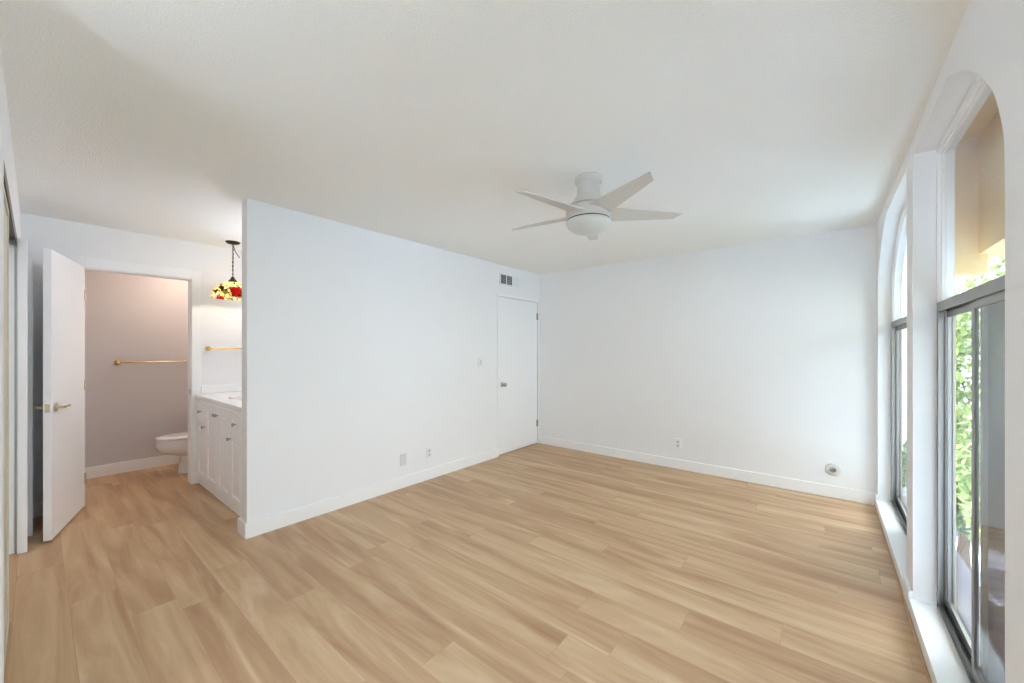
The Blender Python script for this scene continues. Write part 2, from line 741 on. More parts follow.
SHO = [(0.0, 1.70), (0.001, 1.80), (0.012, 1.90), (0.066, 2.01), (0.126, 2.082), (0.21, 2.155), (0.327, 2.234), (0.44, 2.294), (0.585, 2.355)]


def shoulder(inset):
    """curved shoulder from the jamb up to the flat head, as (distance from jamb, z), pushed in by inset"""
    P = [SHO[0]] + SHO + [(SHO[-1][0] + 0.12, SHO[-1][1] + 0.05)]
    out = []
    for k in range(1, len(P) - 2):
        p0, p1, p2, p3 = P[k - 1:k + 3]
        for q in range(4):
            t = q / 4
            out.append(tuple(0.5 * (2 * p1[c] + (p2[c] - p0[c]) * t + (2 * p0[c] - 5 * p1[c] + 4 * p2[c] - p3[c]) * t * t
                                    + (3 * p1[c] - p0[c] - 3 * p2[c] + p3[c]) * t ** 3) for c in (0, 1)))
    out.append(SHO[-1])
    res = []
    for k, p in enumerate(out):
        a, c = out[max(0, k - 1)], out[min(len(out) - 1, k + 1)]
        dx, dz = c[0] - a[0], c[1] - a[1]
        l = math.hypot(dx, dz) or 1
        res.append((max(p[0] + inset * dz / l, inset), p[1] - inset * dx / l))
    res[-1] = (res[-1][0] + inset * 0.2, HEAD - inset)
    for k in range(1, len(res)):
        if res[k][0] <= res[k - 1][0]:
            res[k] = (res[k - 1][0] + 1e-4, res[k][1])
    return res


def profile(y0, y1, side, inset=0.0, zb=SILL):
    """opening outline (y,z); side = -1: round shoulder at y0, +1 at y1, 0: square"""
    ht = HEAD - inset
    if side == -1:
        return [(y0 + inset, zb)] + [(y0 + d, z) for d, z in shoulder(inset)] + [(y1 - inset, ht), (y1 - inset, zb)]
    if side == 1:
        return [(y0 + inset, zb), (y0 + inset, ht)] + [(y1 - d, z) for d, z in shoulder(inset)[::-1]] + [(y1 - inset, zb)]
    return [(y0 + inset, zb), (y0 + inset, ht), (y1 - inset, ht), (y1 - inset, zb)]


OPEN = [(1.53, 2.84, -1), (3.03, 4.54, 1), (-1.0, 0.95, 0)]  # last opening is added beside the camera, unseen, to let in daylight


def wall_with_openings(bm, x0, x1, ylo, yhi, zlo, zhi):
    ys = sorted(OPEN)
    cur = ylo
    for y0, y1, s in ys:
        box(bm, x0, x1, cur, y0, zlo, zhi)
        box(bm, x0, x1, y0, y1, zlo, SILL - 0.012)
        pr = profile(y0, y1, s)
        top = pr[1:-1]
        for (ya, za), (yb, zb) in zip(top[:-1], top[1:]):
            if yb - ya > 1e-4:
                prism(bm, [(ya, za), (yb, zb), (yb, zhi), (ya, zhi)], 0, x0, x1)
        cur = y1
    box(bm, x0, x1, cur, yhi, zlo, zhi)


b = bm_new()
wall_with_openings(b, XR, XR + 0.14, YR, YB, 0, H)
bmesh.ops.remove_doubles(b, verts=b.verts[:], dist=1e-5)
struct('wall_right', b, M_wall)
b = bm_new()
wall_with_openings(b, XR + 0.1405, XR + 0.148, YR - 0.15, YB + 0.3, -2.8, 2.75)
struct('wall_exterior', b, M_stucco)

# sill boards, one per opening, and the strip in front at the floor
for i, (y0, y1, s) in enumerate(OPEN):
    b = bm_new()
    box(b, XR - 0.015, XR + 0.139, y0 + 0.001, y1 - 0.001, 0.001 if False else SILL - 0.011, SILL)
    struct('trim_%d' % (10 + i), b, M_trim, bevel=0.002)
b = bm_new()
for y0, y1 in ((-1.0, 0.95), (1.53, 2.84), (3.03, 4.54)):
    box(b, XR - 0.014, XR - 0.0005, y0, y1, 0.0, SILL - 0.011)
for y0, y1 in ((YR, -1.0), (0.95, 1.53), (2.84, 3.03), (4.54, YB - 0.015)):
    box(b, XR - 0.016, XR - 0.0005, y0, y1, 0.0, 0.11)
struct('baseboard_right', b, M_trim, bevel=0.002)
b = bm_new()
box(b, XR - 0.024, XR - 0.017, YR, YB - 0.016, 0.0, 0.007)
struct('trim_13', b, M_threshold)

# baseboards
BH, BT = 0.108, 0.014
b = bm_new()
box(b, XA, XR - 0.017, YB - BT, YB, 0, BH)
struct('baseboard_back', b, M_trim, bevel=0.002)
b = bm_new()
box(b, XA, XA + BT, 0.952 - BT, DY0 - 0.03, 0, BH)
box(b, XA - 0.11, XA, 0.952 - BT, 0.952, 0, BH)
box(b, XA - 0.11 - 0.048, XA - 0.11, 0.952 - BT, 1.035, 0, BH)
struct('baseboard_left', b, M_trim, bevel=0.002)
b = bm_new()
box(b, XT, XT + BT, -0.02, 1.62, 0, BH + 0.01)
box(b, XT + BT, XD - 0.11, 1.62 - BT, 1.62, 0, BH + 0.01)
struct('baseboard_toilet_room', b, M_trim, bevel=0.002)
b = bm_new()
box(b, XD, XD + BT, YC, 0.165, 0, BH)
struct('baseboard_doorway', b, M_trim, bevel=0.002)

# doorway jamb lining + casing
b = bm_new()
box(b, XD, XD + 0.018, OY1, 1.056, 0, OZ + 0.085)
box(b, XD, XD + 0.018, OY0 - 0.088, OY0, 0, OZ + 0.085)
box(b, XD, XD + 0.018, OY0, OY1, OZ, OZ + 0.085)
box(b, XD - 0.128, XD - 0.11, OY1, 1.056, 0, OZ + 0.085)
box(b, XD - 0.128, XD - 0.11, OY0 - 0.088, OY0, 0, OZ + 0.085)
box(b, XD - 0.128, XD - 0.11, OY0, OY1, OZ, OZ + 0.085)
box(b, XD - 0.11, XD, OY1 - 0.008, OY1, 0, OZ)
box(b, XD - 0.11, XD, OY0, OY0 + 0.008, 0, OZ)
box(b, XD - 0.11, XD, OY0 + 0.008, OY1 - 0.008, OZ - 0.008, OZ)
struct('trim_1', b, M_trim, bevel=0.0025)

# closet casings
b = bm_new()
box(b, -4.22, -4.14, YC, -0.037, 0, 2.09)
struct('trim_2', b, M_trim, bevel=0.004)
b = bm_new()
box(b, -4.56, -4.48, YC, -0.014, 0, 2.03)
struct('trim_3', b, M_trim, bevel=0.004)
b = bm_new()
box(b, -2.06, -1.862, YC, -0.066, 0, 2.17)
struct('trim_4', b, M_plain)
b = bm_new()
box(b, CX0 + 0.0005, CX0 + 0.005, -0.090, -0.0805, 0, 2.03)
struct('trim_9', b, M_alu)

# thin frame round the flat door
b = bm_new()
box(b, XA - 0.10, XA + 0.006, DY0 - 0.03, DY0, 0, DZ + 0.03)
box(b, XA - 0.10, XA + 0.006, DY1, YB - 0.016, 0, DZ + 0.03)
box(b, XA - 0.10, XA + 0.006, DY0, DY1, DZ, DZ + 0.03)
struct('trim_5', b, M_trim, bevel=0.002)

# ------------------------------------------------------------------ doors
# closet sliding doors
for i, (x0, x1, yf) in enumerate(((-3.07, -2.065, YC - 0.0025), (-4.135, -3.02, YC - 0.055))):
    d = sthing('door_%d' % (3 + i), ((x0 + x1) / 2, yf, 0))
    b = bm_new()
    box(b, x0 + 0.03, x1 - 0.03, yf - 0.022, yf - 0.006, 0.05, 1.99)
    obj('door_panel', b, M_clframe if i == 0 else M_door, d)
    b = bm_new()
    box(b, x0, x0 + 0.03, yf - 0.028, yf, 0.022, 2.02)
    box(b, x1 - 0.03, x1, yf - 0.028, yf, 0.022, 2.02)
    box(b, x0 + 0.03, x1 - 0.03, yf - 0.028, yf, 0.022, 0.05)
    box(b, x0 + 0.03, x1 - 0.03, yf - 0.028, yf, 1.99, 2.02)
    obj('door_frame', b, M_clframe if i == 0 else M_trim, d)
b = bm_new()
box(b, CX0 + 0.001, CX1 - 0.001, YC - 0.002, YC + 0.001, 2.03, 2.089)
box(b, CX0 + 0.001, CX1 - 0.001, YC - 0.10, YC - 0.002, 2.075, 2.089)
struct('trim_6', b, M_brown)
b = bm_new()
box(b, CX0, CX1, YC - 0.09, YC - 0.001, 0.0, 0.014)
struct('trim_7', b, M_threshold)

# flat white door in the left wall
d = sthing('door_2', (XA - 0.03, DY1, 0))
b = bm_new()
box(b, XA - 0.040, XA - 0.004, DY0 + 0.004, DY1 - 0.004, 0.012, DZ - 0.004)
obj('door_slab', b, M_door, d, bevel=0.0015)
b = bm_new()
Mx = Matrix.Translation((XA - 0.004, 3.775, 0.905)) @ Matrix.Rotation(PI / 2, 4, 'Y')
lathe(b, [(0, 0), (0.031, 0), (0.031, 0.004), (0.026, 0.009), (0.012, 0.012), (0.011, 0.030), (0.020, 0.036), (0.026, 0.046), (0.026, 0.056), (0.019, 0.065), (0, 0.067)], seg=28, M=Mx)
obj('door_knob', b, M_nickel, d, smooth=True)
for z in (1.83, 0.30):
    b = bm_new()
    tube(b, [(XA + 0.004, DY1 - 0.002, z - 0.05), (XA + 0.004, DY1 - 0.002, z + 0.05)], 0.008, 12)
    box(b, XA - 0.003, XA + 0.001, DY1 - 0.03, DY1 - 0.006, z - 0.045, z + 0.045)
    obj('hinge', b, M_nickel, d)

# open bathroom door
hx, hy = -4.935, 0.262
ang = math.atan2(0.065 - 0.257, -4.21 + 4.92)
d = sthing('door_1', (hx, hy, 0), ang)
R = Matrix.Translation((hx, hy, 0)) @ Matrix.Rotation(ang, 4, 'Z')
L = 0.735
b = bm_new()
box(b, 0.0, L, -0.042, -0.002, 0.012, 2.06, M=R)
obj('door_slab', b, M_door, d, bevel=0.0015)


def lever(side):
    b = bm_new()
    y = -0.002 if side > 0 else -0.042
    Mr = R @ Matrix.Translation((L - 0.065, y, 0.94)) @ Matrix.Rotation(-side * PI / 2, 4, 'X')
    lathe(b, [(0, 0), (0.033, 0), (0.033, 0.006), (0.027, 0.011), (0.012, 0.013), (0.011, 0.045), (0, 0.047)], seg=24, M=Mr)
    pts = []
    for i in range(9):
        u = i / 8
        pts.append(R @ Vector((L - 0.065 - 0.115 * u, y + side * (0.045 + 0.006 * math.sin(u * PI)), 0.94 + 0.008 * math.sin(u * PI * 1.2))))
    tube(b, pts, [0.011, 0.0105, 0.009, 0.008, 0.008, 0.008, 0.0085, 0.009, 0.007], 12)
    return obj('lever_handle', b, M_gold, d, smooth=True)


lever(1)
lever(-1)
b = bm_new()
box(b, L - 0.0005, L + 0.0015, -0.034, -0.010, 0.91, 0.97, M=R)
obj('latch_plate', b, M_gold, d)
b = bm_new()
for z in (0.25, 1.05, 1.82):
    tube(b, [(hx - 0.004, hy + 0.004, z - 0.045), (hx - 0.004, hy + 0.004, z + 0.045)], 0.007, 10)
obj('hinge', b, M_gold, d)
b = bm_new()
box(b, XD - 0.030, XD + 0.005, OY1 - 0.0105, OY1 - 0.008, 0.90, 0.96)
struct('trim_8', b, M_nickel)

# ------------------------------------------------------------------ windows
TR = 1.585   # top of the transom


def window(idx, y0, y1, side, upper=True):
    wn = sthing('window_%d' % idx, (XR + 0.11, (y0 + y1) / 2, SILL))
    # white frame of the arched upper light
    po = profile(y0, y1, side, 0.001, TR)
    pi_ = profile(y0, y1, side, 0.028, TR)
    b = bm_new()
    # open band (no bottom member): build piecewise
    n = len(po)
    for i in range(n - 1):
        prism(b, [po[i], po[i + 1], pi_[i + 1], pi_[i]], 0, XR + 0.082, XR + 0.139)
    bmesh.ops.remove_doubles(b, verts=b.verts[:], dist=1e-5)
    obj('window_frame', b, M_trim, wn, label='white frame round the upper light')
    b = bm_new()
    pi2 = profile(y0, y1, side, 0.040, TR)
    for i in range(n - 1):
        prism(b, [pi_[i], pi_[i + 1], pi2[i + 1], pi2[i]], 0, XR + 0.094, XR + 0.116)
    obj('glazing_bead', b, M_trim, wn)
    b = bm_new()
    prism(b, profile(y0, y1, side, 0.030, TR - 0.01), 0, XR + 0.104, XR + 0.109)
    obj('upper_pane', b, M_glass, wn)
    # aluminium slider below
    b = bm_new()
    xa, xb = XR + 0.084, XR + 0.138
    box(b, xa, xb, y0 + 0.001, y1 - 0.001, TR - 0.018, TR)
    box(b, xa, xa + 0.006, y0 + 0.001, y1 - 0.001, TR - 0.045, TR - 0.018)
    box(b, xb - 0.006, xb, y0 + 0.001, y1 - 0.001, TR - 0.045, TR - 0.018)
    for ya, yb in ((y0 + 0.001, y0 + 0.012), (y1 - 0.012, y1 - 0.001)):
        box(b, xa, xb, ya, yb, SILL, TR - 0.018)
    for ya, yb in ((y0 + 0.012, y0 + 0.034), (y1 - 0.034, y1 - 0.012)):
        for k in (0, 0.024, 0.048):
            box(b, xa + k, xa + k + 0.006, ya, yb, SILL + 0.005, TR - 0.045)
    box(b, xa, xb, y0 + 0.012, y1 - 0.012, SILL, SILL + 0.008)
    obj('slider_frame', b, M_alu, wn, label='grey aluminium frame of the sliding lights')
    b = bm_new()
    for k in (0.0, 0.024, 0.048):
        box(b, xa + k, xa + k + 0.006, y0 + 0.012, y1 - 0.012, SILL + 0.008, SILL + 0.026)
    obj('slider_track', b, M_track, wn, label='dark metal track at the sill')
    ym = (y0 + y1) / 2 + 0.09 * (1 if side == -1 else 0)
    for k, (ya, yb, xo) in enumerate(((ym - 0.02, y1 - 0.016, 0.029), (y0 + 0.016, ym + 0.022, 0.009))):
        p = obj('sash', sash_bm(ya, yb, xa + xo, xa + xo + 0.013), M_alu, wn)
        b = bm_new()
        box(b, xa + xo + 0.004, xa + xo + 0.009, ya + 0.028, yb - 0.028, SILL + 0.06, TR - 0.075)
        obj('pane', b, M_glass, p)
    # insect screen outside the near half
    b = bm_new()
    box(b, xb + 0.0005, xb + 0.0015, y0 + 0.02, ym + 0.11, SILL + 0.03, TR - 0.04)
    obj('insect_screen', b, M_screen, wn, label='grey insect screen')
    return wn


def sash_bm(ya, yb, x0, x1):
    b = bm_new()
    s = 0.028
    z0, z1 = SILL + 0.026, TR - 0.030
    box(b, x0, x1, ya, ya + s, z0, z1)
    box(b, x0, x1, yb - s, yb, z0, z1)
    box(b, x0, x1, ya + s, yb - s, z0, z0 + 0.034)
    box(b, x0, x1, ya + s, yb - s, z1 - 0.045, z1)
    return b


window(1, *OPEN[0])
window(2, *OPEN[1])
window(3, *OPEN[2])  # unseen side window, added to bring daylight to the left part

# unseen window added in the rear wall, behind the camera, for more daylight
wn = sthing('window_4', (-0.78, YR - 0.06, 0.60))
b = bm_new()
for x0, x1 in ((RX0, RX0 + 0.05), (-0.805, -0.755), (RX1 - 0.05, RX1)):
    box(b, x0, x1, YR - 0.09, YR - 0.04, 0.60, 2.10)
for x0, x1 in ((RX0 + 0.05, -0.805), (-0.755, RX1 - 0.05)):
    for z0, z1 in ((0.60, 0.65), (2.05, 2.10)):
        box(b, x0, x1, YR - 0.09, YR - 0.04, z0, z1)
obj('window_frame', b, M_alu, wn)
for x0, x1 in ((RX0 + 0.05, -0.805), (-0.755, RX1 - 0.05)):
    b = bm_new()
    box(b, x0, x1, YR - 0.067, YR - 0.062, 0.65, 2.05)
    obj('pane', b, M_glass, wn)

# ------------------------------------------------------------------ ceiling fan
FX, FY = -1.166, 2.205
fan = thing('ceiling_fan', 'white five-blade ceiling fan with a frosted bowl light, mounted flush to the ceiling', 'ceiling fan', (FX, FY, H))
b = bm_new()
lathe(b, [(0, H), (0.083, H), (0.087, H - 0.012), (0.083, H - 0.030), (0.071, H - 0.036), (0.070, H - 0.098), (0.075, H - 0.115),
          (0.100, H - 0.155), (0.128, H - 0.180), (0.132, H - 0.186), (0, H - 0.186)], (FX, FY, 0), 40)
obj('canopy', b, M_fan, fan, smooth=True)
b = bm_new()
lathe(b, [(0, H - 0.186), (0.118, H - 0.186), (0.118, H - 0.193), (0.136, H - 0.196), (0.142, H - 0.213), (0.142, H - 0.261), (0.140, H - 0.269), (0, H - 0.269)], (FX, FY, 0), 40)
obj('motor_housing', b, M_fan, fan, smooth=True)
b = bm_new()
lathe(b, [(0, H - 0.2685), (0.134, H - 0.2685), (0.134, H - 0.276), (0, H - 0.276)], (FX, FY, 0), 40)
obj('shadow_ring', b, M_dark, fan, label='dark ring above the bowl')
b = bm_new()
prof = [(0, H - 0.2755), (0.137, H - 0.2755), (0.140, H - 0.282)]
for i in range(1, 11):
    a = PI / 2 * i / 10
    prof.append((0.140 * math.cos(a), H - 0.282 - 0.075 * math.sin(a)))
prof[-1] = (0, prof[-1][1])
lathe(b, prof, (FX, FY, 0), 40)
obj('glass_bowl', b, M_glassbowl, fan, smooth=True)
PITCH = math.radians(-13)


def blade(angle):
    b = bm_new()
    N = 14
    top, bot = [], []
    for i in range(N + 1):
        u = i / N
        r = 0.10 + 0.48 * u
        wd = 0.076 * (1 - u) + 0.030 * u
        # angled tip
        a0, a1 = wd, -wd
        rl, rr_ = r - (0.020 * max(0, u - 0.9) * 10 if u > 0.9 else 0), r + (0.020 * max(0, u - 0.9) * 10 if u > 0.9 else 0)
        top.append((rl, a0))
        bot.append((rr_, a1))
    pts = top + bot[::-1]
    prism(b, pts, 2, -0.004, 0.004)
    Mb = Matrix.Translation((FX, FY, H - 0.230)) @ Matrix.Rotation(angle, 4, 'Z') @ Matrix.Rotation(PITCH, 4, 'X')
    b.transform(Mb)
    return obj('blade', b, M_fanblade, fan, bevel=0.002)


for a in (-30, 42, 114, 186, 258):
    blade(math.radians(a))

# ------------------------------------------------------------------ wall fittings


def outlet(name, label, cat, loc, rz, kind):
    """plate modelled facing local +X at origin"""
    t = thing(name, label, cat, loc, rz)
    M = parent_matrix(t)
    b = bm_new()
    if kind == 'round':
        Mr = M @ Matrix.Rotation(PI / 2, 4, 'Y')
        lathe(b, [(0, 0), (0.056, 0), (0.056, 0.003), (0.050, 0.007), (0.030, 0.008), (0, 0.008)], seg=32, M=Mr)
        obj('cover_plate', b, M_plate2, t, smooth=True)
        b = bm_new()
        lathe(b, [(0, 0.0075), (0.024, 0.0075), (0.024, 0.012), (0.018, 0.014), (0, 0.014)], seg=24, M=Mr)
        obj('socket', b, M_nickel, t, smooth=True, label='grey round socket in the middle')
        return t
    rbox(b, 0.0, 0.007, -0.036, 0.036, -0.058, 0.058, 0.003, 2, M=M)
    obj('cover_plate', b, M_plate2 if kind == 'blank' else M_plate, t)
    if kind == 'duplex':
        for z in (-0.021, 0.021):
            b = bm_new()
            rbox(b, 0.006, 0.009, -0.017, 0.017, z - 0.016, z + 0.016, 0.0012, 1, M=M)
            r = obj('receptacle', b, M_plate2, t)
            b = bm_new()
            for y in (-0.007, 0.007):
                box(b, 0.0085, 0.0096, y - 0.0016, y + 0.0016, z - 0.002, z + 0.009, M=M)
            lathe(b, [(0, 0.0085), (0.003, 0.0085), (0.003, 0.0096), (0, 0.0096)], seg=10, M=M @ Matrix.Translation((0, 0, z - 0.009)) @ Matrix.Rotation(PI / 2, 4, 'Y'))
            obj('slots', b, M_slot, r)
    elif kind == 'switch':
        b = bm_new()
        rbox(b, 0.006, 0.009, -0.016, 0.016, -0.033, 0.033, 0.0012, 1, M=M)
        r = obj('rocker', b, M_plate2, t)
    else:
        b = bm_new()
        for z in (-0.042, 0.042):
            lathe(b, [(0, 0.0065), (0.0035, 0.0065), (0.003, 0.008), (0, 0.008)], seg=10, M=M @ Matrix.Translation((0, 0, z)) @ Matrix.Rotation(PI / 2, 4, 'Y'))
        pass
    return t


outlet('blank_plate', 'blank white cover plate low on the left wall, left of the outlet', 'cover plate', (XA, 2.27, 0.275), 0, 'blank')
outlet('wall_outlet', 'white double outlet low on the left wall, right of the blank plate', 'outlet', (XA, 2.59, 0.275), 0, 'duplex')
outlet('light_switch', 'white light switch on the left wall beside the closed door', 'switch', (XA, 3.365, 1.20), 0, 'switch')
outlet('wall_outlet', 'white double outlet low on the far wall above the baseboard', 'outlet', (-1.30, YB, 0.285), -PI / 2, 'duplex')
outlet('round_wall_plate', 'round wall plate low on the far wall near the windows', 'wall plate', (0.055, YB, 0.255), -PI / 2, 'round')

# air vent above the door
t = thing('air_vent', 'white wall vent with dark grille openings above the closed door', 'vent', (XA, 3.91, 2.262))
b = bm_new()
vy0, vy1, vz0, vz1 = 3.715, 4.105, 2.185, 2.335
for y0, y1 in ((vy0, vy0 + 0.018), (vy0 + 0.125, vy0 + 0.140), (vy0 + 0.250, vy0 + 0.265), (vy1 - 0.018, vy1)):
    box(b, XA, XA + 0.010, y0, y1, vz0, vz1)
for y0, y1 in ((vy0 + 0.018, vy0 + 0.125), (vy0 + 0.140, vy0 + 0.250), (vy0 + 0.265, vy1 - 0.018)):
    for z0, z1 in ((vz0, vz0 + 0.016), (vz1 - 0.016, vz1)):
        box(b, XA, XA + 0.010, y0, y1, z0, z1)
obj('vent_frame', b, M_plate, t)
b = bm_new()
box(b, XA + 0.0002, XA + 0.0015, vy0 + 0.016, vy1 - 0.016, vz0 + 0.014, vz1 - 0.014)
obj('vent_opening', b, M_dark, t, label='dark duct behind the grille')
b = bm_new()
for y0, y1, tilt in ((vy0 + 0.018, vy0 + 0.125, 0), (vy0 + 0.140, vy0 + 0.250, 0)):
    for k in range(5):
        z = vz0 + 0.030 + k * 0.0225
        box(b, XA + 0.003, XA + 0.008, y0, y1, z - 0.0013, z + 0.0013)
    for k in range(3):
        y = y0 + (y1 - y0) * (k + 1) / 4
        box(b, XA + 0.0025, XA + 0.0075, y - 0.001, y + 0.001, vz0 + 0.016, vz1 - 0.016)
obj('louvers', b, M_plate2, t)
b = bm_new()
for k in range(9):
    y = vy0 + 0.272 + k * 0.0115
    box(b, -0.0012, 0.0012, -0.006, 0.006, vz0 + 0.016, vz1 - 0.016, M=Matrix.Translation((XA + 0.0065, y, 0)) @ Matrix.Rotation(math.radians(-38), 4, 'Z'))
obj('side_louvers', b, M_plate, t)

# ------------------------------------------------------------------ toilet
TX, TY = -5.53, 0.80
t = thing('toilet', 'white porcelain toilet with closed lid seen through the doorway', 'toilet', (TX, 1.25, 0))
b = bm_new()
loft(b, [(TX, 1.22, 0.118, 0.245, 0.24, 0.0), (TX, 1.22, 0.115, 0.24, 0.24, 0.02), (TX, 1.22, 0.098, 0.235, 0.235, 0.08), (TX, 1.21, 0.092, 0.21, 0.24, 0.15), (TX, 1.20, 0.105, 0.21, 0.25, 0.19),
         (TX, 1.17, 0.150, 0.285, 0.27, 0.225), (TX, 1.14, 0.178, 0.322, 0.28, 0.265), (TX, 1.12, 0.186, 0.325, 0.28, 0.32), (TX, 1.12, 0.187, 0.325, 0.28, 0.365)], e=2.2)
obj('bowl', b, M_porc, t, smooth=True)
b = bm_new()
loft(b, [(TX, 1.12, 0.186, 0.318, 0.20, 0.365), (TX, 1.12, 0.190, 0.322, 0.20, 0.369), (TX, 1.12, 0.190, 0.322, 0.20, 0.381), (TX, 1.12, 0.186, 0.318, 0.20, 0.384)], e=2.2)
obj('seat', b, M_porc, t, smooth=True)
b = bm_new()
loft(b, [(TX, 1.12, 0.184, 0.315, 0.20, 0.391), (TX, 1.12, 0.191, 0.324, 0.20, 0.395), (TX, 1.12, 0.191, 0.324, 0.20, 0.406), (TX, 1.12, 0.180, 0.31, 0.19, 0.416), (TX, 1.12, 0.12, 0.24, 0.15, 0.420)], e=2.2)
box(b, TX - 0.08, TX + 0.08, 1.30, 1.33, 0.384, 0.392)
obj('lid', b, M_porc, t, smooth=True)
b = bm_new()
loft(b, [(TX, 1.495, 0.20, 0.095, 0.095, 0.365), (TX, 1.495, 0.215, 0.10, 0.10, 0.42), (TX, 1.495, 0.225, 0.105, 0.105, 0.72)], e=6)
tk = obj('tank', b, M_porc, t, smooth=True)
b = bm_new()
loft(b, [(TX, 1.495, 0.232, 0.112, 0.108, 0.7205), (TX, 1.495, 0.236, 0.114, 0.11, 0.73), (TX, 1.495, 0.234, 0.112, 0.109, 0.75), (TX, 1.495, 0.21, 0.09, 0.09, 0.757)], e=6)
obj('tank_lid', b, M_porc, t, smooth=True)
b = bm_new()
tube(b, [(TX - 0.15, 1.388, 0.66), (TX - 0.15, 1.37, 0.66), (TX - 0.09, 1.366, 0.655)], 0.007, 10)
obj('flush_lever', b, M_nickel, tk)

# towel bars


def towel_bar(label, x, y0, y1, z):
    t = thing('towel_bar', label, 'towel bar', (x, (y0 + y1) / 2, z))
    for y in (y0, y1):
        b = bm_new()
        Mr = Matrix.Translation((x, y, z)) @ Matrix.Rotation(PI / 2, 4, 'Y')
        lathe(b, [(0, 0), (0.026, 0), (0.026, 0.006), (0.016, 0.014), (0.011, 0.03), (0.011, 0.055), (0.016, 0.062), (0.017, 0.075), (0.012, 0.084), (0, 0.086)], seg=20, M=Mr)
        obj('bracket', b, M_brass, t, smooth=True)
    b = bm_new()
    tube(b, [(x + 0.068, y0, z), (x + 0.068, y1, z)], 0.0085, 14)
    obj('rod', b, M_brass, t, smooth=True)


towel_bar('brass towel bar on the beige wall inside the toilet room', XT, 0.56, 1.22, 1.215)
towel_bar('brass towel bar above the vanity, under the stained glass pendant', XD, 1.12, 1.56, 1.365)

# toilet room ceiling lamp (hidden above the door head)
t = thing('ceiling_lamp', 'round lit ceiling lamp inside the toilet room', 'ceiling lamp', (-5.50, 1.15, H))
b = bm_new()
lathe(b, [(0, H), (0.14, H), (0.14, H - 0.02), (0, H - 0.02)], (-5.50, 1.15, 0), 32)
obj('lamp_base', b, M_gold, t, smooth=True)
b = bm_new()
lathe(b, [(0, H - 0.0205), (0.13, H - 0.0205), (0.125, H - 0.05), (0.09, H - 0.075), (0, H - 0.088)], (-5.50, 1.15, 0), 32)
obj('lamp_shade', b, M_roomlamp, t, smooth=True)

# ------------------------------------------------------------------ stained glass pendant
PX, PY = -4.64, 1.25
t = thing('pendant_lamp', 'small dark-stemmed pendant lamp with red and yellow stained glass dome shade', 'pendant lamp', (PX, PY, H))
b = bm_new()
lathe(b, [(0, H), (0.062, H), (0.062, H - 0.006), (0.050, H - 0.018), (0.016, H - 0.026), (0, H - 0.027)], (PX, PY, 0), 28)
obj('canopy', b, M_bronze, t, smooth=True)
b = bm_new()
# chain links
z = H - 0.027
k = 0
while z > 2.085:
    pts = []
    for i in range(13):
        a = 2 * PI * i / 12
        if k % 2:
            pts.append((PX + 0.006 * math.cos(a), PY, z - 0.012 + 0.014 * math.sin(a)))
        else:
            pts.append((PX, PY + 0.006 * math.cos(a), z - 0.012 + 0.014 * math.sin(a)))
    tube(b, pts, 0.0022, 6)
    z -= 0.0205
    k += 1
obj('chain', b, M_bronze, t)
b = bm_new()
tube(b, [(PX + 0.004, PY, H - 0.025), (PX - 0.003, PY + 0.004, 2.30), (PX + 0.004, PY - 0.003, 2.18), (PX, PY, 2.08)], 0.0032, 8)
tube(b, [(PX, PY, H - 0.026), (PX + 0.018, PY + 0.018, 2.34), (PX + 0.045, PY + 0.045, 2.28)], 0.004, 8)
obj('cord', b, M_bronze, t)
RS, ZR, HS = 0.178, 1.872, 0.165
b = bm_new()
prof = []
for i in range(15):
    a = PI / 2 * (1 - i / 14 * 0.90)
    prof.append((RS * math.cos(PI / 2 - a) if False else RS * math.sin(PI / 2 * (i / 14 * 0.88 + 0.12)), ZR + HS * math.cos(PI / 2 * (i / 14 * 0.88 + 0.12))))
inner = [(r - 0.003, zz - 0.003) for r, zz in prof][::-1]
lathe(b, prof + inner, (PX, PY, 0), 48)
obj('lamp_shade', b, M_tiff, t, smooth=True)
b = bm_new()
lathe(b, [(0, 2.09), (0.012, 2.088), (0.018, 2.07), (0.038, 2.045), (0.036, 2.030), (0.018, 2.028), (0.018, 1.985), (0, 1.985)], (PX, PY, 0), 24)
obj('shade_cap', b, M_bronze, t, smooth=True)
b = bm_new()
lathe(b, [(0, 1.9845), (0.012, 1.984), (0.014, 1.975), (0.026, 1.955), (0.03, 1.938), (0.026, 1.922), (0.014, 1.912), (0, 1.910)], (PX, PY, 0), 20)
obj('bulb', b, M_bulb, t, smooth=True)

# unseen vanity light bar, added on the alcove wall to brighten this corner
t = thing('added_vanity_light', 'unseen bar of lit round globes added over the vanity to brighten the corner', 'added light', (-3.98, 1.62, 2.08))
b = bm_new()
rbox(b, -4.33, -3.63, 1.59, 1.6195, 2.04, 2.12, 0.006, 2)
obj('bar', b, M_brass, t)
for x in (-4.22, -3.98, -3.74):
    b = bm_new()
    lathe(b, [(0, -0.055), (0.02, -0.052), (0.042, -0.034), (0.054, 0), (0.042, 0.034), (0.022, 0.05), (0.02, 0.066), (0, 0.068)], seg=24,
          M=Matrix.Translation((x, 1.52, 2.08)) @ Matrix.Rotation(-PI / 2, 4, 'X'))
    obj('globe', b, M_globe, t, smooth=True)

# ------------------------------------------------------------------ vanity
VY = 1.04
VX0, VX1 = XD + 0.02, XA - 0.112
cols = [-4.925, -4.60, -4.24, -3.88, -3.555]
t = thing('vanity_cabinet', 'long white vanity cabinet with panelled doors and small knobs in the alcove', 'cabinet', ((VX0 + VX1) / 2, 1.32, 0))
b = bm_new()
box(b, VX0, VX1, VY, 1.615, 0.0, 0.86)
obj('body', b, M_cab, t)


